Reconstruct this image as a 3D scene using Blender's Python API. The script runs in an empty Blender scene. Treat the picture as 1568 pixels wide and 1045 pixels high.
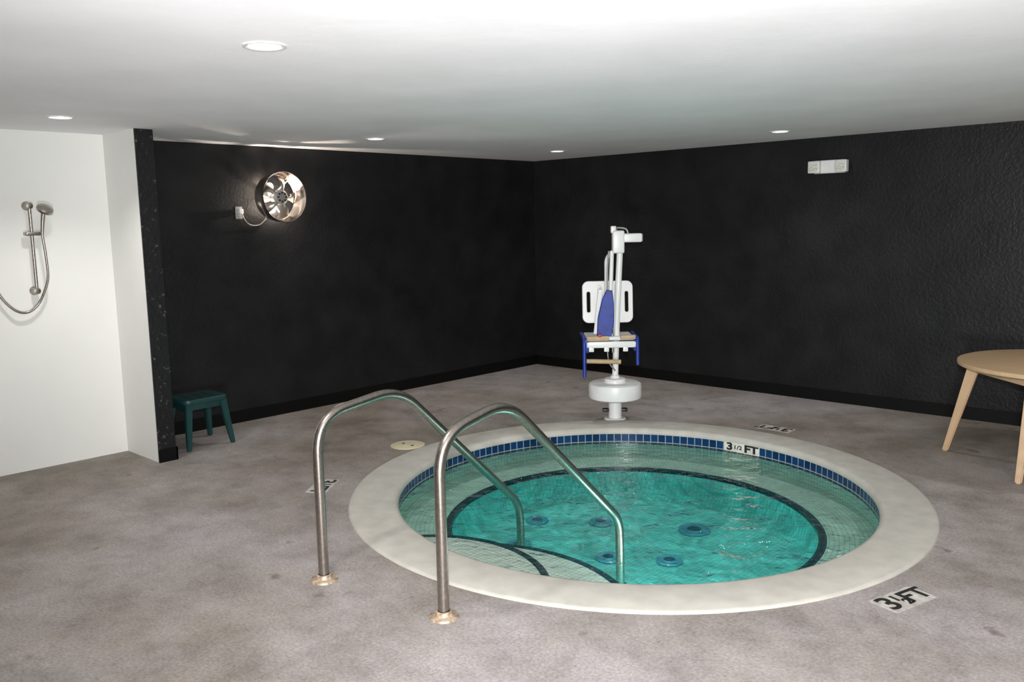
import bpy, bmesh, math, random
from mathutils import Vector, Matrix, Quaternion
random.seed(4)
sc = bpy.context.scene
try:
    sc.view_settings.view_transform = 'Standard'
    sc.view_settings.look = 'None'
except Exception: pass
COL = sc.collection

# ---------------------------------------------------------------- materials
def nm(name):
    m = bpy.data.materials.new(name); m.use_nodes = True
    nt = m.node_tree; b = nt.nodes['Principled BSDF']
    return m, nt, b
def N(nt, t, **kw):
    n = nt.nodes.new(t)
    for k, v in kw.items():
        if k in n.inputs: n.inputs[k].default_value = v
        else: setattr(n, k, v)
    return n
def C(c): return (c[0], c[1], c[2], 1)
def ramp(nt, stops):
    r = nt.nodes.new('ShaderNodeValToRGB')
    e = r.color_ramp.elements
    while len(e) > 1: e.remove(e[0])
    e[0].position = stops[0][0]; e[0].color = C(stops[0][1])
    for p, c in stops[1:]:
        x = e.new(p); x.color = C(c)
    return r
def mixc(nt, fac, a, b, mode='MIX'):
    m = nt.nodes.new('ShaderNodeMix'); m.data_type = 'RGBA'; m.blend_type = mode
    for s, v in ((0, fac), (6, a), (7, b)):
        if hasattr(v, 'is_linked') or isinstance(v, bpy.types.NodeSocket): nt.links.new(v, m.inputs[s])
        elif s == 0: m.inputs[0].default_value = v
        else: m.inputs[s].default_value = C(v)
    return m.outputs[2]
def simple(name, col, rough=0.5, metal=0.0, nscale=30, namt=0.12, bump=0.0, bscale=200, spec=None, bdist=0.003):
    m, nt, b = nm(name)
    tc = N(nt, 'ShaderNodeTexCoord')
    no = N(nt, 'ShaderNodeTexNoise', Scale=nscale, Detail=4.0)
    nt.links.new(tc.outputs['Object'], no.inputs['Vector'])
    lo = tuple(c*(1-namt) for c in col); hi = tuple(min(1, c*(1+namt)) for c in col)
    r = ramp(nt, [(0.3, lo), (0.7, hi)])
    nt.links.new(no.outputs['Fac'], r.inputs['Fac'])
    nt.links.new(r.outputs['Color'], b.inputs['Base Color'])
    b.inputs['Roughness'].default_value = rough; b.inputs['Metallic'].default_value = metal
    if spec is not None: b.inputs['Specular IOR Level'].default_value = spec
    if bump > 0:
        n2 = N(nt, 'ShaderNodeTexNoise', Scale=bscale, Detail=3.0)
        nt.links.new(tc.outputs['Object'], n2.inputs['Vector'])
        bp = N(nt, 'ShaderNodeBump', Strength=bump, Distance=bdist)
        nt.links.new(n2.outputs['Fac'], bp.inputs['Height'])
        nt.links.new(bp.outputs['Normal'], b.inputs['Normal'])
    return m

# concrete deck
def deck_mat():
    m, nt, b = nm('deck_concrete')
    tc = N(nt, 'ShaderNodeTexCoord')
    big = N(nt, 'ShaderNodeTexNoise', Scale=0.5, Detail=6.0, Roughness=0.62)
    mid = N(nt, 'ShaderNodeTexNoise', Scale=3.0, Detail=8.0, Roughness=0.75)
    fine = N(nt, 'ShaderNodeTexNoise', Scale=75.0, Detail=4.0, Roughness=0.75)
    for n in (big, mid, fine): nt.links.new(tc.outputs['Object'], n.inputs['Vector'])
    r1 = ramp(nt, [(0.36, (0.165,0.140,0.112)), (0.48, (0.245,0.216,0.192)), (0.64, (0.325,0.300,0.298))])
    nt.links.new(big.outputs['Fac'], r1.inputs['Fac'])
    r2 = ramp(nt, [(0.30, (0.62,0.60,0.58)), (0.5, (0.98,0.98,0.98)), (0.70, (1.26,1.26,1.26))])
    nt.links.new(mid.outputs['Fac'], r2.inputs['Fac'])
    r3 = ramp(nt, [(0.34, (0.72,0.72,0.72)), (0.5, (1.0,1.0,1.0)), (0.66, (1.24,1.24,1.24))])
    nt.links.new(fine.outputs['Fac'], r3.inputs['Fac'])
    c = mixc(nt, 1.0, r1.outputs['Color'], r2.outputs['Color'], 'MULTIPLY')
    c = mixc(nt, 1.0, c, r3.outputs['Color'], 'MULTIPLY')
    vo = N(nt, 'ShaderNodeTexNoise', Scale=4.5, Detail=3.0)
    nt.links.new(tc.outputs['Object'], vo.inputs['Vector'])
    r4 = ramp(nt, [(0.67, (0,0,0)), (0.73, (0.75,0.75,0.75))])
    nt.links.new(vo.outputs['Fac'], r4.inputs['Fac'])
    c = mixc(nt, r4.outputs['Color'], c, (0.12,0.09,0.07))
    nt.links.new(c, b.inputs['Base Color'])
    b.inputs['Roughness'].default_value = 0.65
    bp = N(nt, 'ShaderNodeBump', Strength=0.25, Distance=0.003)
    nt.links.new(fine.outputs['Fac'], bp.inputs['Height']); nt.links.new(bp.outputs['Normal'], b.inputs['Normal'])
    return m
M_DECK = deck_mat()
M_COPE = simple('coping_concrete', (0.46,0.445,0.40), 0.65, nscale=9, namt=0.10, bump=0.25, bscale=180)
def tile_mat(name, w, h, ca, cb, grout, mort=0.003, rough=0.15, coord='UV', var=None):
    m, nt, b = nm(name)
    tc = N(nt, 'ShaderNodeTexCoord')
    br = nt.nodes.new('ShaderNodeTexBrick'); br.offset = 0.0; br.squash = 1.0
    br.inputs['Scale'].default_value = 1.0
    br.inputs['Brick Width'].default_value = w; br.inputs['Row Height'].default_value = h
    br.inputs['Mortar Size'].default_value = mort; br.inputs['Mortar Smooth'].default_value = 0.1
    br.inputs['Bias'].default_value = 0.0
    br.inputs['Color1'].default_value = C(ca); br.inputs['Color2'].default_value = C(cb)
    br.inputs['Mortar'].default_value = C(grout)
    nt.links.new(tc.outputs[coord], br.inputs['Vector'])
    c = br.outputs['Color']
    if var:
        no = N(nt, 'ShaderNodeTexNoise', Scale=var[0], Detail=3.0, Distortion=1.2)
        nt.links.new(tc.outputs['Object'], no.inputs['Vector'])
        r = ramp(nt, [(0.35, (1-var[1],)*3), (0.65, (1+var[1],)*3)])
        nt.links.new(no.outputs['Fac'], r.inputs['Fac'])
        c = mixc(nt, 1.0, c, r.outputs['Color'], 'MULTIPLY')
    nt.links.new(c, b.inputs['Base Color'])
    b.inputs['Roughness'].default_value = rough
    return m
M_NAVY = tile_mat('navy_waterline_tile', 0.0555, 0.062, (0.003,0.018,0.075), (0.006,0.035,0.12), (0.26,0.30,0.30), 0.0035)
M_BENCH = tile_mat('bench_mosaic_tile', 0.027, 0.027, (0.56,0.80,0.67), (0.64,0.86,0.75), (0.34,0.58,0.50), 0.0025, rough=0.5, var=(3.0,0.10))
M_DEEP = tile_mat('basin_mosaic_tile', 0.03, 0.03, (0.14,0.80,0.73), (0.19,0.87,0.80), (0.08,0.66,0.61), 0.0025, rough=0.6, coord='Object', var=(5.5,0.22))  # noise variation paints a soft caustic light pattern into the basin colour
M_STEP = tile_mat('step_mosaic_tile', 0.027, 0.027, (0.84,0.90,0.80), (0.90,0.93,0.86), (0.55,0.68,0.60), 0.0025, rough=0.5, coord='Object')
M_TRIM = tile_mat('dark_edge_tile', 0.03, 0.03, (0.003,0.02,0.045), (0.006,0.035,0.06), (0.03,0.09,0.10), 0.003)
M_BLACK = simple('black_wall_paint', (0.0080,0.0082,0.0090), 0.44, nscale=4.0, namt=0.35, bump=0.8, bscale=48, spec=0.30, bdist=0.004)
M_BASE = simple('black_rubber_base', (0.002,0.002,0.002), 0.5, nscale=20, spec=0.2)
M_WHITE = simple('white_wall_paint', (0.80,0.81,0.78), 0.6, nscale=1.5, namt=0.03, bump=0.1, bscale=60)
M_CEIL = simple('ceiling_paint', (0.86,0.865,0.885), 0.85, nscale=1.6, namt=0.05, bump=0.35, bscale=14)
def pillar_mat():
    m, nt, b = nm('glossy_black_pillar_paint')
    tc = N(nt, 'ShaderNodeTexCoord')
    no = N(nt, 'ShaderNodeTexNoise', Scale=26.0, Detail=5.0, Roughness=0.7)
    nt.links.new(tc.outputs['Object'], no.inputs['Vector'])
    r = ramp(nt, [(0.60, (0.009,0.009,0.010)), (0.68, (0.12,0.12,0.11))])
    nt.links.new(no.outputs['Fac'], r.inputs['Fac']); nt.links.new(r.outputs['Color'], b.inputs['Base Color'])
    b.inputs['Roughness'].default_value = 0.28; b.inputs['Specular IOR Level'].default_value = 0.45
    bp = N(nt, 'ShaderNodeBump', Strength=0.6, Distance=0.008)
    nt.links.new(no.outputs['Fac'], bp.inputs['Height']); nt.links.new(bp.outputs['Normal'], b.inputs['Normal'])
    return m
M_PILLAR = pillar_mat()
M_STEEL = simple('brushed_stainless', (0.38,0.345,0.31), 0.30, 1.0, nscale=60, namt=0.15)
M_CHROME = simple('polished_metal', (0.62,0.57,0.53), 0.2, 1.0, nscale=40, namt=0.05)
M_RUST = simple('rusted_flange', (0.42,0.33,0.24), 0.5, 0.4, nscale=60, namt=0.5)
M_WPLAST = simple('white_plastic', (0.72,0.73,0.72), 0.35, nscale=8, namt=0.03)
M_GREY = simple('grey_metal', (0.28,0.28,0.27), 0.4, 0.4, nscale=30)
M_DARK = simple('dark_plastic', (0.015,0.015,0.016), 0.4, nscale=30)
M_BLUE = simple('blue_vinyl', (0.006,0.030,0.26), 0.5, nscale=20, namt=0.25)
M_TAN = simple('tan_wood', (0.42,0.30,0.17), 0.5, nscale=20, namt=0.15)
M_GREEN = simple('green_plastic', (0.007,0.042,0.042), 0.4, nscale=12, namt=0.1)
M_LID = simple('beige_plastic_lid', (0.55,0.49,0.34), 0.5, nscale=12, namt=0.08)
M_INK = simple('black_stencil_ink', (0.01,0.01,0.01), 0.6, nscale=30)
M_MARK = simple('white_marker_tile', (0.60,0.59,0.54), 0.5, nscale=20, namt=0.12)
M_STENCIL = simple('worn_white_stencil', (0.44,0.42,0.39), 0.6, nscale=22, namt=0.30)
M_RED = simple('red_plastic', (0.5,0.02,0.01), 0.5)
def table_mat():
    m, nt, b = nm('beech_laminate')
    tc = N(nt, 'ShaderNodeTexCoord'); mp = N(nt, 'ShaderNodeMapping'); mp.inputs['Scale'].default_value = (2, 30, 2)
    no = N(nt, 'ShaderNodeTexNoise', Scale=2.0, Detail=5.0)
    nt.links.new(tc.outputs['Object'], mp.inputs['Vector']); nt.links.new(mp.outputs['Vector'], no.inputs['Vector'])
    r = ramp(nt, [(0.3, (0.46,0.31,0.18)), (0.7, (0.53,0.38,0.23))])
    nt.links.new(no.outputs['Fac'], r.inputs['Fac']); nt.links.new(r.outputs['Color'], b.inputs['Base Color'])
    b.inputs['Roughness'].default_value = 0.4
    return m
M_TABLE = table_mat()
def emis(name, col, s):
    m, nt, b = nm(name)
    b.inputs['Base Color'].default_value = C(col)
    b.inputs['Emission Color'].default_value = C(col); b.inputs['Emission Strength'].default_value = s
    return m
M_LED = emis('downlight_diffuser', (1.0,0.97,0.90), 9)
M_BULB = emis('lamp_bulb', (1.0,0.90,0.78), 9)
def water_mat():
    m = bpy.data.materials.new('spa_water'); m.use_nodes = True; nt = m.node_tree
    for n in list(nt.nodes): nt.nodes.remove(n)
    out = nt.nodes.new('ShaderNodeOutputMaterial')
    tr = nt.nodes.new('ShaderNodeBsdfTransparent'); tr.inputs[0].default_value = (0.93,1.0,0.99,1)
    gl = nt.nodes.new('ShaderNodeBsdfGlossy'); gl.inputs['Roughness'].default_value = 0.04
    tc = N(nt, 'ShaderNodeTexCoord')
    n1 = N(nt, 'ShaderNodeTexNoise', Scale=4.0, Detail=3.0, Distortion=0.8)
    n2 = N(nt, 'ShaderNodeTexNoise', Scale=15.0, Detail=2.0, Distortion=0.5)
    for n in (n1, n2): nt.links.new(tc.outputs['Object'], n.inputs['Vector'])
    ad = N(nt, 'ShaderNodeMath', operation='MULTIPLY_ADD'); ad.inputs[1].default_value = 0.35
    nt.links.new(n2.outputs['Fac'], ad.inputs[0]); nt.links.new(n1.outputs['Fac'], ad.inputs[2])
    bp = N(nt, 'ShaderNodeBump', Strength=0.9, Distance=0.050)
    nt.links.new(ad.outputs[0], bp.inputs['Height'])
    fr = N(nt, 'ShaderNodeFresnel', IOR=1.33)
    nt.links.new(bp.outputs['Normal'], fr.inputs['Normal']); nt.links.new(bp.outputs['Normal'], gl.inputs['Normal'])
    mx = nt.nodes.new('ShaderNodeMixShader')
    nt.links.new(fr.outputs[0], mx.inputs[0]); nt.links.new(tr.outputs[0], mx.inputs[1]); nt.links.new(gl.outputs[0], mx.inputs[2])
    nt.links.new(mx.outputs[0], out.inputs[0])
    return m
M_WATER = water_mat()

# ---------------------------------------------------------------- mesh helpers
def empty(name, loc=(0,0,0), rz=0):
    e = bpy.data.objects.new(name, None); COL.objects.link(e); e.empty_display_size = 0.1
    e.location = loc; e.rotation_euler = (0,0,rz); return e
def mkobj(name, bm, mats, parent=None, smooth=False, loc=None):
    me = bpy.data.meshes.new(name); bm.normal_update(); bm.to_mesh(me); bm.free()
    if not isinstance(mats, (list, tuple)): mats = [mats]
    for m in mats: me.materials.append(m)
    if smooth:
        for p in me.polygons: p.use_smooth = True
    o = bpy.data.objects.new(name, me); COL.objects.link(o)
    if parent: o.parent = parent
    if loc: o.location = loc
    return o
def autos(o, ang=40):
    for p in o.data.polygons: p.use_smooth = True
    bm = bmesh.new(); bm.from_mesh(o.data)
    for e in bm.edges:
        if len(e.link_faces) == 2 and e.calc_face_angle(0) > math.radians(ang): e.smooth = False
    bm.to_mesh(o.data); bm.free(); return o
def box(name, lo, hi, mat, parent=None, bev=0.0, rot=None, seg=3):
    lo = Vector(lo); hi = Vector(hi); c = (lo+hi)/2; s = hi-lo
    bm = bmesh.new(); bmesh.ops.create_cube(bm, size=1)
    for v in bm.verts: v.co = Vector((v.co.x*s.x, v.co.y*s.y, v.co.z*s.z))
    if bev: bmesh.ops.bevel(bm, geom=list(bm.edges), offset=bev, segments=seg, affect='EDGES', profile=0.5)
    o = mkobj(name, bm, mat, parent, loc=c)
    if rot: o.rotation_euler = rot
    if bev: autos(o, 35)
    return o
def lathe(name, prof, mats, parent=None, loc=(0,0,0), n=48, axis='Z', uvR=1.0, fm=None, closed=False, ang=40):
    bm = bmesh.new(); uvl = bm.loops.layers.uv.new('UVMap')
    rings = []
    for r, z in prof:
        if r < 1e-6: rings.append([bm.verts.new((0,0,z))])
        else: rings.append([bm.verts.new((r*math.cos(2*math.pi*i/n), r*math.sin(2*math.pi*i/n), z)) for i in range(n)])
    L = [0]
    for a, b in zip(prof, prof[1:]): L.append(L[-1]+math.hypot(a[0]-b[0], a[1]-b[1]))
    for k in range(len(prof)-1):
        A, B = rings[k], rings[k+1]
        for i in range(n):
            j = (i+1) % n
            u0 = 2*math.pi*i/n*uvR; u1 = 2*math.pi*(i+1)/n*uvR
            if len(A) == 1: vs = [A[0], B[i], B[j]]; uv = [(u0,L[k]),(u0,L[k+1]),(u1,L[k+1])]
            elif len(B) == 1: vs = [A[i], B[0], A[j]]; uv = [(u0,L[k]),(u0,L[k+1]),(u1,L[k])]
            else: vs = [A[i], B[i], B[j], A[j]]; uv = [(u0,L[k]),(u0,L[k+1]),(u1,L[k+1]),(u1,L[k])]
            f = bm.faces.new(vs)
            for lp, t in zip(f.loops, uv): lp[uvl].uv = t
            if fm: f.material_index = fm[k]
    o = mkobj(name, bm, mats, parent, loc=loc)
    if axis == 'X': o.rotation_euler = (0, math.pi/2, 0)
    autos(o, ang)
    return o
def smooth_path(pts, rad=0.06, seg=8):
    pts = [Vector(p) for p in pts]; out = [pts[0]]
    for i in range(1, len(pts)-1):
        p, a, b = pts[i], pts[i-1], pts[i+1]
        r = rad[i-1] if isinstance(rad, (list, tuple)) else rad
        da = min(r, (a-p).length*0.49); db = min(r, (b-p).length*0.49)
        s = p+(a-p).normalized()*da; e = p+(b-p).normalized()*db
        for k in range(seg+1):
            t = k/seg; out.append((1-t)**2*s+2*t*(1-t)*p+t*t*e)
    out.append(pts[-1]); return out
def spline(pts, n=8):
    P = [Vector(p) for p in pts]; P = [2*P[0]-P[1]]+P+[2*P[-1]-P[-2]]; out = []
    for i in range(1, len(P)-2):
        for k in range(n):
            t = k/n; a,b,c,d = P[i-1],P[i],P[i+1],P[i+2]
            out.append(0.5*((2*b)+(c-a)*t+(2*a-5*b+4*c-d)*t*t+(3*b-a-3*c+d)*t**3))
    out.append(P[-2]); return out
def tube(name, pts, r, mat, parent=None, n=14):
    pts = [Vector(p) for p in pts]; bm = bmesh.new(); rings = []
    rr = r if isinstance(r, (list, tuple)) else [r]*len(pts)
    t0 = (pts[1]-pts[0]).normalized()
    ref = Vector((0,0,1)) if abs(t0.z) < 0.9 else Vector((1,0,0))
    nrm = t0.cross(ref).normalized(); prev = t0
    for i, p in enumerate(pts):
        if i == 0: t = t0
        elif i == len(pts)-1: t = (pts[i]-pts[i-1]).normalized()
        else: t = ((pts[i+1]-pts[i]).normalized()+(pts[i]-pts[i-1]).normalized()).normalized()
        q = prev.rotation_difference(t); nrm = (q @ nrm).normalized(); prev = t
        bi = t.cross(nrm).normalized()
        rings.append([bm.verts.new(p+rr[i]*(math.cos(2*math.pi*k/n)*nrm+math.sin(2*math.pi*k/n)*bi)) for k in range(n)])
    for A, B in zip(rings, rings[1:]):
        for k in range(n): bm.faces.new([A[k], A[(k+1)%n], B[(k+1)%n], B[k]])
    bm.faces.new(rings[0][::-1]); bm.faces.new(rings[-1])
    bmesh.ops.recalc_face_normals(bm, faces=bm.faces)
    return autos(mkobj(name, bm, mat, parent), 50)
def prism(name, outline, thick, mat, parent=None, holes=(), bev=0.0, M=None):
    cu = bpy.data.curves.new(name, 'CURVE'); cu.dimensions = '2D'; cu.fill_mode = 'BOTH'
    cu.extrude = thick/2; cu.bevel_depth = bev; cu.bevel_resolution = 2
    for o in [outline]+list(holes):
        sp = cu.splines.new('POLY'); sp.points.add(len(o)-1); sp.use_cyclic_u = True
        for i, p in enumerate(o): sp.points[i].co = (p[0], p[1], 0, 1)
    tmp = bpy.data.objects.new(name+'_t', cu); COL.objects.link(tmp)
    dg = bpy.context.evaluated_depsgraph_get(); me = bpy.data.meshes.new_from_object(tmp.evaluated_get(dg))
    bpy.data.objects.remove(tmp)
    me.name = name
    me.materials.clear(); me.materials.append(mat)
    if M: me.transform(M)
    o = bpy.data.objects.new(name, me); COL.objects.link(o)
    if parent: o.parent = parent
    return o
def rrect(w, h, r, cx=0, cy=0, seg=6):
    pts = []
    for qx, qy, a0 in ((1,1,0),(-1,1,90),(-1,-1,180),(1,-1,270)):
        for k in range(seg+1):
            a = math.radians(a0+90*k/seg)
            pts.append((cx+qx*(w/2-r)+r*math.cos(a), cy+qy*(h/2-r)+r*math.sin(a)))
    return pts
def text_mesh(name, s, size, mat, parent, M, bold=0.0):
    cu = bpy.data.curves.new(name, 'FONT'); cu.body = s; cu.size = size; cu.align_x = 'CENTER'; cu.align_y = 'CENTER'
    cu.extrude = 0.0005; cu.offset = bold
    tmp = bpy.data.objects.new(name+'_t', cu); COL.objects.link(tmp)
    dg = bpy.context.evaluated_depsgraph_get(); me = bpy.data.meshes.new_from_object(tmp.evaluated_get(dg))
    bpy.data.objects.remove(tmp); me.materials.clear(); me.materials.append(mat); me.transform(M)
    o = bpy.data.objects.new(name, me); COL.objects.link(o); o.parent = parent; return o

# ---------------------------------------------------------------- room shell
XR, YB, H = 9.2, -9.2, 2.26
SX, SY = 3.500, -3.095       # spa centre
RI, RO = 1.392, 1.676
bm = bmesh.new(); n = 144; inner = []; outer = []
corn = [(-0.1,0.1),(XR,0.1),(XR,YB),(-0.1,YB)]
for i in range(n):
    a = 2*math.pi*i/n; c, s = math.cos(a), math.sin(a)
    inner.append(bm.verts.new((SX+(RO-0.05)*c, SY+(RO-0.05)*s, 0)))
    ts = []
    if c > 1e-6: ts.append((XR-SX)/c)
    if c < -1e-6: ts.append((-0.1-SX)/c)
    if s > 1e-6: ts.append((0.1-SY)/s)
    if s < -1e-6: ts.append((YB-SY)/s)
    t = min(ts); outer.append([SX+t*c, SY+t*s])
for cx, cy in corn:
    k = min(range(n), key=lambda i: (outer[i][0]-cx)**2+(outer[i][1]-cy)**2); outer[k] = [cx, cy]
outer = [bm.verts.new((p[0], p[1], 0)) for p in outer]
for i in range(n):
    j = (i+1) % n; bm.faces.new([inner[i], outer[i], outer[j], inner[j]])
mkobj('floor', bm, M_DECK)
box('ceiling', (-0.15, YB, H), (XR, 0.15, H+0.12), M_CEIL)
box('wall_left', (-0.15, -4.60, 0), (0, 0.15, H), M_BLACK)
box('wall_right', (0, 0, 0), (XR, 0.15, H), M_BLACK)
box('wall_shower', (-0.15, YB, 0), (0.188, -4.71, H), M_WHITE)
box('wall_back', (0.188, YB-0.15, 0), (XR, YB, H), M_WHITE)
box('wall_far_right', (XR, YB, 0), (XR+0.15, 0.15, H), M_WHITE)
box('wall_partition', (-0.15, -4.71, 0), (0.69, -4.70, H), M_WHITE)
box('wall_partition_black', (0, -4.70, 0), (0.69, -4.59, H), M_BLACK)
box('trim_1', (0.69, -4.712, 0.0), (0.70, -4.588, H), M_PILLAR)
box('baseboard_left', (0, -4.59, 0), (0.008, 0, 0.10), M_BASE)
box('baseboard_right', (0, -0.008, 0), (XR, 0, 0.10), M_BASE)
box('baseboard_partition', (0.70, -4.714, 0), (0.71, -4.58, 0.09), M_BASE)
box('baseboard_partition_side', (0.008, -4.59, 0), (0.71, -4.58, 0.09), M_BASE)

# ---------------------------------------------------------------- spa
spa = empty('hot_tub_spa', (SX, SY, 0))
lathe('coping', [(RO,-0.05),(RO,0.0),(RO-0.006,0.008),(RO-0.02,0.012),(RI+0.03,0.012),(RI+0.012,0.008),(RI,-0.006),(RI-0.004,-0.02),(RI,-0.032),(RI+0.01,-0.034)],
      M_COPE, spa, n=160, ang=60)
WZ = -0.097; BZ = -0.20; DZ = -0.42; RB = 1.08
lathe('shell', [(RI+0.006,-0.030),(RI+0.006,-0.092),(RI+0.006,-0.110),(RI+0.006,BZ),(RB+0.045,BZ-0.012),(RB,BZ-0.012),(RB,BZ-0.035),(RB-0.03,DZ+0.05),(RB-0.08,DZ),(0,DZ-0.01)],
      [M_NAVY, M_BENCH, M_TRIM, M_DEEP], spa, n=160, uvR=RI, fm=[0,0,1,1,2,2,3,3,3], ang=50)
def step(name, cx, cy, r, ztop, zbot, tw=0.04):
    def arc(rr, nn=60):
        pts = []
        for k in range(nn+1):
            a = math.pi*k/nn
            p = (cx+rr*math.cos(a), cy+rr*math.sin(a))
            if math.hypot(*p) < RI: pts.append(p)
        return pts
    A = arc(r); bm = bmesh.new(); uvl = bm.loops.layers.uv.new('UVMap')
    B = [(cx+(p[0]-cx)*(r-tw)/r, cy+(p[1]-cy)*(r-tw)/r) for p in A]
    a0 = math.atan2(A[0][1], A[0][0]); a1 = math.atan2(A[-1][1], A[-1][0])
    if a1 > a0: a1 -= 2*math.pi
    R = [((RI-0.002)*math.cos(a0+(a1-a0)*k/(len(A)-1)), (RI-0.002)*math.sin(a0+(a1-a0)*k/(len(A)-1))) for k in range(len(A))]
    va = [bm.verts.new((p[0], p[1], ztop)) for p in A]; vb = [bm.verts.new((p[0], p[1], ztop)) for p in B]
    vr = [bm.verts.new((p[0], p[1], ztop)) for p in R]
    vd = [bm.verts.new((p[0], p[1], ztop-0.02)) for p in A]; vz = [bm.verts.new((p[0], p[1], zbot)) for p in A]
    for k in range(len(A)-1):
        for (P, Q, mi) in ((va, vb, 1), (vb, vr, 0), (vd, va, 1), (vz, vd, 0)):
            f = bm.faces.new([P[k], P[k+1], Q[k+1], Q[k]]); f.material_index = mi
            for lp, t in zip(f.loops, [(k*.03,0),((k+1)*.03,0),((k+1)*.03,.03),(k*.03,.03)]): lp[uvl].uv = t
    bmesh.ops.recalc_face_normals(bm, faces=bm.faces)
    return mkobj(name, bm, [M_STEP, M_TRIM], spa)
step('step_upper', -0.12, -1.62, 0.67, -0.115, -0.23)
step('step_lower', 0.14, -1.62, 0.87, -0.170, DZ-0.01)
M_JET = simple('jet_plastic', (0.08,0.42,0.55), 0.3, nscale=20)
M_DARKT = simple('jet_opening', (0.01,0.12,0.16), 0.4)
def jet(x, y, z, r):
    lathe('jet_fitting', [(0,0.012),(r*0.45,0.012),(r*0.5,0.004),(r*0.75,0.006),(r,0.012),(r*1.05,0.0)], [M_JET, M_DARKT], spa, loc=(x,y,z), n=28, fm=[1,0,0,0,0])
for x, y in ((-0.60,-0.35),(-0.45,0.30),(-0.05,-0.15),(0.62,-0.35),(-0.80,0.05),(0.25,0.05)):
    jet(x, y, DZ, 0.075)
jet(0.10,0.58,DZ,0.10)
bm = bmesh.new(); bmesh.ops.create_circle(bm, cap_ends=True, radius=RI+0.005, segments=128)
mkobj('water', bm, M_WATER, spa, loc=(0,0,WZ))
Mw = Matrix.Translation((0, RI-0.001, -0.062)) @ Matrix.Rotation(math.radians(90), 4, 'X')
prism('depth_plate', rrect(0.28,0.068,0.004), 0.004, M_MARK, spa, M=Mw)
for s, x, z in (('3',-0.095,0.078),('1/2',-0.03,0.042),('FT',0.075,0.078)):
    text_mesh('depth_text', s, z, M_INK, spa, Mw @ Matrix.Translation((x,0,0.0025)) @ Matrix.Diagonal((1.3,0.95,1,1)), 0.0035 if s != '1/2' else 0.001)
# the tub is very slightly oval (long axis on the room diagonal)
Rd = Matrix.Rotation(math.atan2(0.687,0.727),4,'Z')
S = Rd @ Matrix.Diagonal((1,1.035,1,1)) @ Rd.inverted()
bpy.context.view_layer.update()
for ch in spa.children:
    Mb_ = ch.matrix_basis.copy(); ch.data.transform(Mb_.inverted() @ S @ Mb_)
# fill light added under the surface to brighten the water, no actual fixture
ul = bpy.data.lights.new('basin_fill_light','POINT'); ul.energy = 3.6; ul.color = (0.92,1,1); ul.shadow_soft_size = 0.06
uo = bpy.data.objects.new('basin_fill_light', ul); COL.objects.link(uo); uo.parent = spa; uo.location = (0.50,-0.52,-0.26)

def marker(ang, r):
    a = math.radians(ang)
    e = empty('depth_marker', (3.5+r*math.cos(a), -3.15+r*math.sin(a), 0.0), a+math.pi/2)
    prism('stencil_ground', rrect(0.27,0.135,0.01), 0.002, M_STENCIL, e, M=Matrix.Translation((0,0,0.001)))
    for s, x, y, z in (('3',-0.088,0,0.15),('1',-0.028,0.02,0.065),('2',-0.002,-0.025,0.065),('FT',0.075,0,0.125)):
        text_mesh('digits', s, z, M_INK, e, Matrix.Translation((x,y,0.0028)) @ Matrix.Diagonal((1.1,1,1,1)), 0.003)
marker(-15.5, 1.86); marker(90, 1.95); marker(218, 1.86)

sk = empty('skimmer_lid', (1.68,-3.31,0))
lathe('frame', [(0.125,0),(0.125,0.004),(0.118,0.007),(0.104,0.007),(0.104,0.003)], M_LID, sk)
lathe('cover', [(0,0.007),(0.095,0.007),(0.102,0.005),(0.102,0.001)], M_LID, sk)
for x in (-0.05,0.05): lathe('finger_hole', [(0,0.0078),(0.012,0.0078),(0.013,0.006)], M_DARK, sk, loc=(x,0,0), n=16)

# handrails
d = Vector((-0.125,0.992,0)).normalized()
def rail(base, sp, zp, s_end, ze):
    e = empty('handrail', base)
    P = lambda s, z: d*s+Vector((0,0,z))
    pts = smooth_path([P(0,0), P(0,0.755), P(sp,zp), P(s_end,ze), P(s_end+0.01,DZ)], [0.17,0.16,0.09], 10)
    tube('tube', pts, 0.0235, M_STEEL, e, 18)
    lathe('flange', [(0.027,0.03),(0.034,0.028),(0.038,0.012),(0.060,0.008),(0.064,0.0)], M_RUST, e, n=32)
    lathe('foot_cup', [(0.027,0.03),(0.034,0.028),(0.038,0.0)], M_STEEL, e, n=24, loc=tuple(P(s_end+0.01,DZ)))
rail((3.256,-5.127,0), 0.53, 0.80, 1.53, -0.07)
rail((3.951,-5.023,0), 0.46, 0.82, 1.47, -0.02)

# ---------------------------------------------------------------- pool lift
lf = empty('pool_lift', (2.343,-1.68,0), math.atan2(0.687,0.727))
lathe('floor_plate', [(0.0,0.012),(0.085,0.012),(0.09,0.0)], M_WPLAST, lf, n=32)
lathe('pedestal', [(0.054,0.0),(0.054,0.19)], M_WPLAST, lf, n=32)
for x in (-0.075,0.075): box('anchor_block', (x-0.025,-0.02,0.06), (x+0.025,0.03,0.085), M_DARK, lf, 0.004)
lathe('base_drum', [(0.0,0.17),(0.19,0.17),(0.208,0.18),(0.213,0.195),(0.213,0.275),(0.207,0.293),(0.19,0.302),(0.0,0.305)], M_WPLAST, lf, n=64)
lathe('collar', [(0.088,0.302),(0.088,0.325),(0.08,0.335),(0.04,0.338),(0.032,0.36)], M_WPLAST, lf, n=40)
tube('mast', [(0,0,0.3),(0.02,0,0.9),(0.045,0,1.40)], 0.025, M_WPLAST, lf, 20)
box('head_housing', (-0.02,-0.05,1.34), (0.075,0.05,1.52), M_WPLAST, lf, 0.014)
box('head_arm', (0.04,-0.04,1.425), (0.215,0.04,1.495), M_WPLAST, lf, 0.012)
box('arm_cap', (0.205,-0.036,1.43), (0.22,0.036,1.49), M_GREY, lf, 0.004)
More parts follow.
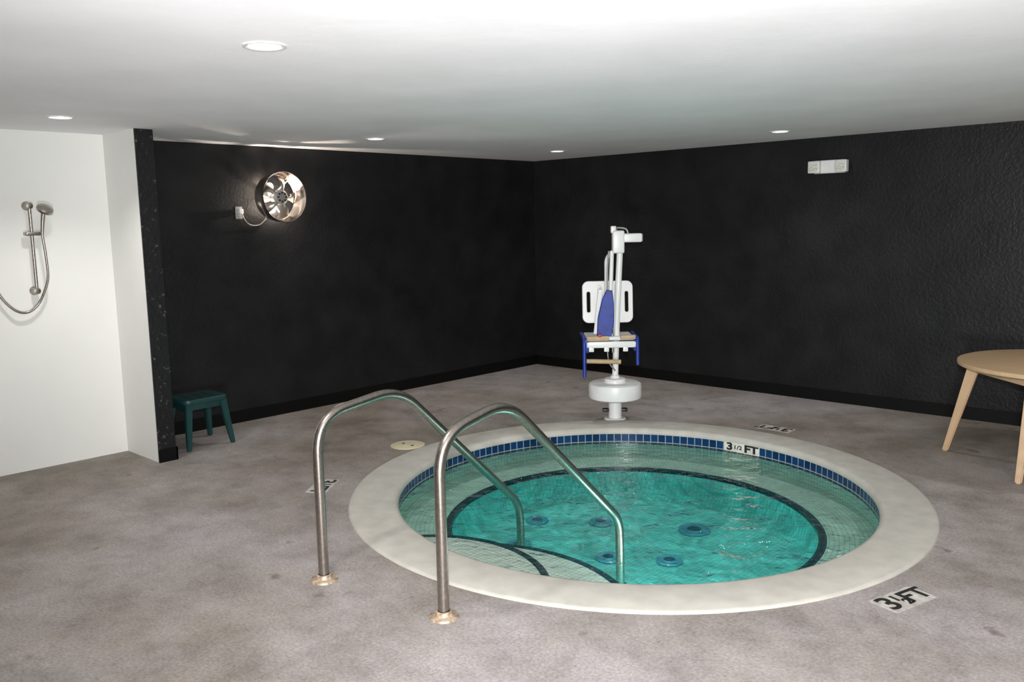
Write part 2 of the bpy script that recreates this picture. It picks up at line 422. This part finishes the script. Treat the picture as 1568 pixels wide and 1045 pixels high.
box('top_bracket', (-0.03,-0.03,1.50), (0.01,0.03,1.555), M_WPLAST, lf, 0.006)
tube('top_handle', spline([(-0.02,0,1.53),(0.03,0,1.54),(0.09,0,1.53),(0.11,0,1.49)]), 0.008, M_GREY, lf, 10)
lathe('pivot', [(0.0,1.555),(0.02,1.55),(0.025,1.52)], M_GREY, lf, n=20)
tube('actuator_outer', [(-0.022,-0.01,1.36),(-0.035,-0.03,1.05)], 0.017, M_WPLAST, lf, 14)
tube('actuator_rod', [(-0.035,-0.03,1.05),(-0.02,-0.03,0.55)], 0.011, M_STEEL, lf, 12)
tube('swing_arm', smooth_path([(-0.02,0.0,1.35),(-0.06,0.05,1.30),(-0.055,0.12,0.66)], 0.04), 0.016, M_WPLAST, lf, 12)
tube('control_cable', spline([(-0.05,-0.03,1.36),(-0.065,-0.05,1.1),(-0.04,-0.05,0.85),(-0.015,-0.05,0.7),(-0.06,-0.04,0.58),(-0.05,-0.04,0.47),(0.0,-0.03,0.40)]), 0.006, M_GREY, lf, 8)
Mb = Matrix.Translation((-0.04,0.16,0.94)) @ Matrix.Rotation(math.radians(84),4,'X')
prism('chair_back', rrect(0.40,0.33,0.045), 0.02, M_WPLAST, lf, holes=[rrect(0.04,0.18,0.019,-0.155,0),rrect(0.04,0.18,0.019,0.155,0),rrect(0.05,0.03,0.012,-0.05,-0.11),rrect(0.05,0.03,0.012,0.06,-0.11)], bev=0.006, M=Mb)
for x in (-0.11,0.03): box('back_rib', (x-0.012,0.135,0.80), (x+0.012,0.15,1.08), M_WPLAST, lf, 0.004)
box('back_bracket', (-0.10,0.13,0.72), (0.0,0.15,0.80), M_WPLAST, lf, 0.005)
box('chair_seat', (-0.235,-0.10,0.655), (0.145,0.22,0.685), M_WPLAST, lf, 0.012)
box('seat_wood_panel', (-0.235,-0.13,0.655), (-0.06,-0.095,0.695), M_TAN, lf, 0.006)
box('seat_wood_panel_b', (0.03,-0.13,0.665), (0.15,-0.095,0.70), M_TAN, lf, 0.006)
box('seat_rail', (-0.24,-0.12,0.60), (0.16,-0.09,0.65), M_WPLAST, lf, 0.006)
for x in (-0.20,-0.08,0.07): box('seat_clip', (x-0.02,-0.13,0.57), (x+0.02,-0.11,0.61), M_WPLAST, lf, 0.005)
for x in (-0.255,0.165):
    zz = 0.37 if x < 0 else 0.46
    tube('footrest_strut', smooth_path([(x,0.18,0.68),(x,-0.11,0.675),(x,-0.13,zz)], 0.04), 0.0145, M_BLUE, lf, 12)
box('blue_pad_l', (-0.262,-0.12,0.56), (-0.215,-0.05,0.67), M_BLUE, lf, 0.01)
box('blue_pad_r', (0.135,-0.12,0.57), (0.165,-0.05,0.66), M_BLUE, lf, 0.01)
tube('foot_bar', [(-0.24,-0.14,0.50),(0.03,-0.14,0.49)], 0.018, M_TAN, lf, 12)
prism('blue_sling', [(-0.145,0.64),(-0.045,0.63),(-0.02,0.80),(-0.02,0.95),(-0.03,1.04),(-0.065,1.05),(-0.100,0.98),(-0.135,0.83)], 0.02, M_BLUE, lf, bev=0.006,
      M=Matrix.Translation((0,-0.05,0)) @ Matrix.Rotation(math.radians(90),4,'X'))
prism('white_strap', [(-0.165,0.70),(-0.135,0.70),(-0.10,1.05),(-0.125,1.05)], 0.015, M_WPLAST, lf, bev=0.004,
      M=Matrix.Translation((0,0.02,0)) @ Matrix.Rotation(math.radians(90),4,'X'))
box('red_button', (-0.145,-0.142,0.69), (-0.12,-0.13,0.71), M_RED, lf, 0.003)

# ---------------------------------------------------------------- green stool
st = empty('step_stool', (0.40,-4.26,0))
def taper_leg(name, top, bot, wt, wb, mat, parent):
    bm = bmesh.new(); T = Vector(top); B = Vector(bot); vs = []
    for p, w in ((B,wb),(T,wt)):
        for sx, sy in ((-1,-1),(1,-1),(1,1),(-1,1)): vs.append(bm.verts.new(p+Vector((sx*w[0]/2, sy*w[1]/2, 0))))
    bm.faces.new(vs[0:4][::-1]); bm.faces.new(vs[4:8])
    for k in range(4): bm.faces.new([vs[k], vs[(k+1)%4], vs[4+(k+1)%4], vs[4+k]])
    bmesh.ops.bevel(bm, geom=list(bm.edges), offset=min(wb)*0.22, segments=3, affect='EDGES')
    return autos(mkobj(name, bm, mat, parent), 35)
prism('seat', rrect(0.30,0.34,0.05), 0.022, M_GREEN, st, bev=0.006, M=Matrix.Translation((0,0,0.350)))
for yy in (-0.14,0.14): box('apron', (-0.125,yy-0.006,0.285), (0.125,yy+0.006,0.345), M_GREEN, st, 0.004)
for xx in (-0.125,0.125): box('apron', (xx-0.006,-0.14,0.285), (xx+0.006,0.14,0.345), M_GREEN, st, 0.004)
for sx in (-1,1):
    for sy in (-1,1):
        taper_leg('leg', (sx*0.118,sy*0.132,0.345), (sx*0.175,sy*0.172,0.0), (0.055,0.055), (0.032,0.032), M_GREEN, st)
for k in range(3): box('seat_slot', (-0.08,-0.09+k*0.08,0.3615), (0.08,-0.075+k*0.08,0.3685), M_DARK, st)

# ---------------------------------------------------------------- round table
tb = empty('round_table', (5.304,-0.948,0))
lathe('top', [(0,0.65),(0.585,0.65),(0.597,0.646),(0.60,0.635),(0.597,0.622),(0.585,0.616),(0,0.614)], M_TABLE, tb, n=96)
legs = [191,264,11,84]; tops = []
for a in legs:
    a = math.radians(a); t = (0.49*math.cos(a), 0.49*math.sin(a), 0.612); b_ = (0.645*math.cos(a), 0.645*math.sin(a), 0); tops.append(t)
    taper_leg('leg', t, b_, (0.075,0.05), (0.038,0.032), M_TABLE, tb)
for i, j in ((0,1),(1,2),(2,3),(3,0)):
    a, b_ = Vector(tops[i]), Vector(tops[j]); m = (a+b_)/2; L = (b_-a).length
    o = box('apron', (-L/2,-0.011,-0.03), (L/2,0.011,0.03), M_TABLE, tb, 0.003)
    o.location = (m.x, m.y, 0.585); o.rotation_euler = (0,0,math.atan2(b_.y-a.y, b_.x-a.x))

# ---------------------------------------------------------------- chrome wall lamp
wl = empty('wall_lamp', (0,-3.33,1.84))
lathe('wall_plate', [(0,0.012),(0.05,0.012),(0.055,0.0)], M_GREY, wl, axis='X')
lathe('drum', [(0.180,0.12),(0.190,0.125),(0.200,0.19),(0.203,0.265),(0.200,0.272),(0.196,0.265),(0.192,0.19),(0.182,0.13),(0.180,0.12)], M_CHROME, wl, axis='X', n=64)
tube('stem', [(0,0,0),(0.18,0,0)], 0.012, M_GREY, wl)
for k in range(3):
    a = math.radians(50+120*k); tube('drum_spoke', [(0.03,0,0),(0.13,0.185*math.cos(a),0.185*math.sin(a))], 0.008, M_GREY, wl, 8)
lathe('socket_hub', [(0,0.225),(0.050,0.223),(0.062,0.21),(0.062,0.190),(0.03,0.175)], M_GREY, wl, axis='X', n=32)
for k in range(8):
    a = 2*math.pi*k/8; lathe('hub_rivet', [(0,0.234),(0.007,0.233),(0.008,0.220)], M_DARK, wl, axis='X', n=10, loc=(0,0.035*math.cos(a),0.035*math.sin(a)))
for k in range(5):
    a = math.radians(0+72*k); bm = bmesh.new(); rows = []
    for i in range(9):
        t = i/8; r = 0.055+0.125*t; x = 0.205-0.075*t*t; wd = math.radians(17-1*t)
        tw = 0.016
        rows.append([bm.verts.new((x+0.012*(1-(s/2)**2)+tw*s/2, r*math.cos(a+wd*s/2), r*math.sin(a+wd*s/2))) for s in (-2,-1,0,1,2)])
    for A, B in zip(rows, rows[1:]):
        for q in range(4): bm.faces.new([A[q],A[q+1],B[q+1],B[q]])
    mkobj('petal', bm, M_CHROME, wl, smooth=True)
for yy, zz in ((-0.065,0.085),(-0.055,-0.095)):
    lathe('bulb', [(0,0.034),(0.02,0.028),(0.03,0.01),(0.03,-0.01),(0.02,-0.028),(0,-0.034)], M_BULB, wl, loc=(0.15,yy,zz), n=24)
ob = empty('wall_outlet', (0,-3.60,1.72))
box('cover', (0,-0.03,-0.05), (0.006,0.03,0.05), M_GREY, ob, 0.002)
box('plug', (0.006,-0.018,-0.01), (0.05,0.018,0.03), M_WPLAST, ob, 0.005)
tube('cord', spline([(0.045,0.0,0.0),(0.04,0.03,-0.06),(0.02,0.09,-0.10),(0.02,0.17,-0.10),(0.03,0.23,-0.05),(0.06,0.26,0.0)]), 0.005, M_GREY, ob, 8)

# ---------------------------------------------------------------- emergency light
em = empty('emergency_light', (3.357,0,2.01))
box('housing', (-0.135,-0.05,-0.055), (0.135,0,0.055), M_WPLAST, em, 0.01)
M_LENS = simple('lamp_lens', (0.60,0.60,0.55), 0.2, 0.0, nscale=90, namt=0.4)
for sx in (-1,1):
    o = box('lamp_head', (-0.05,-0.03,-0.050), (0.05,0.03,0.050), M_WPLAST, em, 0.008); o.location = (sx*0.115,-0.065,0)
    o = box('lens', (-0.042,-0.003,-0.040), (0.042,0.003,0.040), M_LENS, em, 0.002); o.location = (sx*0.115,-0.097,0)

# ---------------------------------------------------------------- shower set
sh = empty('hand_shower_set', (0.188,-5.24,0))
tube('slide_bar', [(0.055,0,1.19),(0.055,0,1.79)], 0.011, M_STEEL, sh)
for z in (1.21,1.77):
    lathe('bracket', [(0,0.075),(0.02,0.07),(0.024,0.04),(0.018,0.02),(0.028,0.004),(0.03,0)], M_STEEL, sh, axis='X', loc=(0,0,z), n=24)
box('slider', (0.04,-0.05,1.575), (0.10,0.05,1.60), M_STEEL, sh, 0.008)
tube('handle', [(0.11,0.045,1.58),(0.115,0.05,1.64),(0.13,0.06,1.74)], [0.010,0.012,0.014], M_STEEL, sh)
o = lathe('spray_head', [(0,0.018),(0.03,0.014),(0.05,0.002),(0.052,-0.012),(0.047,-0.016),(0,-0.016)], M_STEEL, sh, loc=(0.15,0.065,1.75), n=32)
o.rotation_euler = (math.radians(-8),math.radians(40),0)
tube('hose', spline([(0.11,0.045,1.58),(0.11,0.055,1.45),(0.10,0.06,1.30),(0.08,0.035,1.20),(0.06,0.0,1.125),(0.05,-0.06,1.075),(0.05,-0.13,1.085),(0.04,-0.20,1.16),(0.03,-0.25,1.27)]), 0.0085, M_STEEL, sh, 10)
lathe('hose_outlet', [(0,0.04),(0.02,0.036),(0.03,0.0)], M_STEEL, sh, axis='X', loc=(0,-0.25,1.27), n=24)

# ---------------------------------------------------------------- downlights
def downlight(x, y, p):
    e = empty('recessed_downlight', (x,y,H))
    lathe('trim_ring', [(0.080,0.0),(0.079,-0.005),(0.072,-0.007),(0.060,-0.003),(0.058,0.0)], M_WPLAST, e, n=48)
    lathe('diffuser', [(0,-0.002),(0.0595,-0.002)], M_LED, e, n=40)
    l = bpy.data.lights.new('downlight_bulb', 'SPOT'); l.energy = p; l.spot_size = math.radians(125); l.spot_blend = 0.8
    l.color = (1,0.955,0.915); l.shadow_soft_size = 0.055
    lo = bpy.data.objects.new('downlight_bulb', l); COL.objects.link(lo); lo.parent = e; lo.location = (0,0,-0.02)
for x, y in ((3.58,-5.48),(1.02,-5.28),(1.04,-2.99),(1.06,-0.85),(3.28,-0.785),(6.0,-0.8),(6.0,-5.5),(6.2,-3.1),(8.0,-7.5),(3.5,-7.9)):
    downlight(x, y, 48)
pl = bpy.data.lights.new('wall_lamp_bulb','POINT'); pl.energy = 20; pl.color = (1,0.84,0.70); pl.shadow_soft_size = 0.012
po = bpy.data.objects.new('wall_lamp_bulb', pl); COL.objects.link(po); po.parent = wl; po.location = (0.08,0.04,-0.07)

# photographer's flash: one head bounced off the ceiling, one direct
def aim(o, t): o.rotation_euler = (Vector(t)-o.location).to_track_quat('-Z','Y').to_euler()
fl = bpy.data.lights.new('bounce_flash','SPOT'); fl.energy = 580; fl.spot_size = math.radians(115); fl.spot_blend = 1.0; fl.shadow_soft_size = 0.15; fl.color = (1,0.985,0.985)
fo = bpy.data.objects.new('bounce_flash', fl); COL.objects.link(fo); fo.location = (6.6,-7.3,0.6); aim(fo, (4.0,-3.6,2.4))
f2 = bpy.data.lights.new('camera_flash','SPOT'); f2.energy = 820; f2.spot_size = math.radians(105); f2.spot_blend = 1.0; f2.shadow_soft_size = 0.05; f2.color = (1,0.98,0.975)
g2 = bpy.data.objects.new('camera_flash', f2); COL.objects.link(g2); g2.location = (6.50,-7.28,1.78); aim(g2, (3.2,-2.8,1.45))

w = bpy.data.worlds.new('World'); sc.world = w; w.use_nodes = True
w.node_tree.nodes['Background'].inputs[0].default_value = (0.5,0.5,0.52,1); w.node_tree.nodes['Background'].inputs[1].default_value = 0.05

# ---------------------------------------------------------------- camera
cam = bpy.data.cameras.new('camera'); co = bpy.data.objects.new('camera', cam); COL.objects.link(co)
cam.sensor_width = 36; cam.lens = 36*1330/1568; cam.clip_start = 0.05
R = Matrix.Rotation(math.atan2(0.687,0.727),4,'Z') @ Matrix.Rotation(math.radians(90-7.79),4,'X') @ Matrix.Rotation(math.radians(-1.146),4,'Z')
co.matrix_world = Matrix.Translation((6.49,-7.271,1.6)) @ R
sc.camera = co
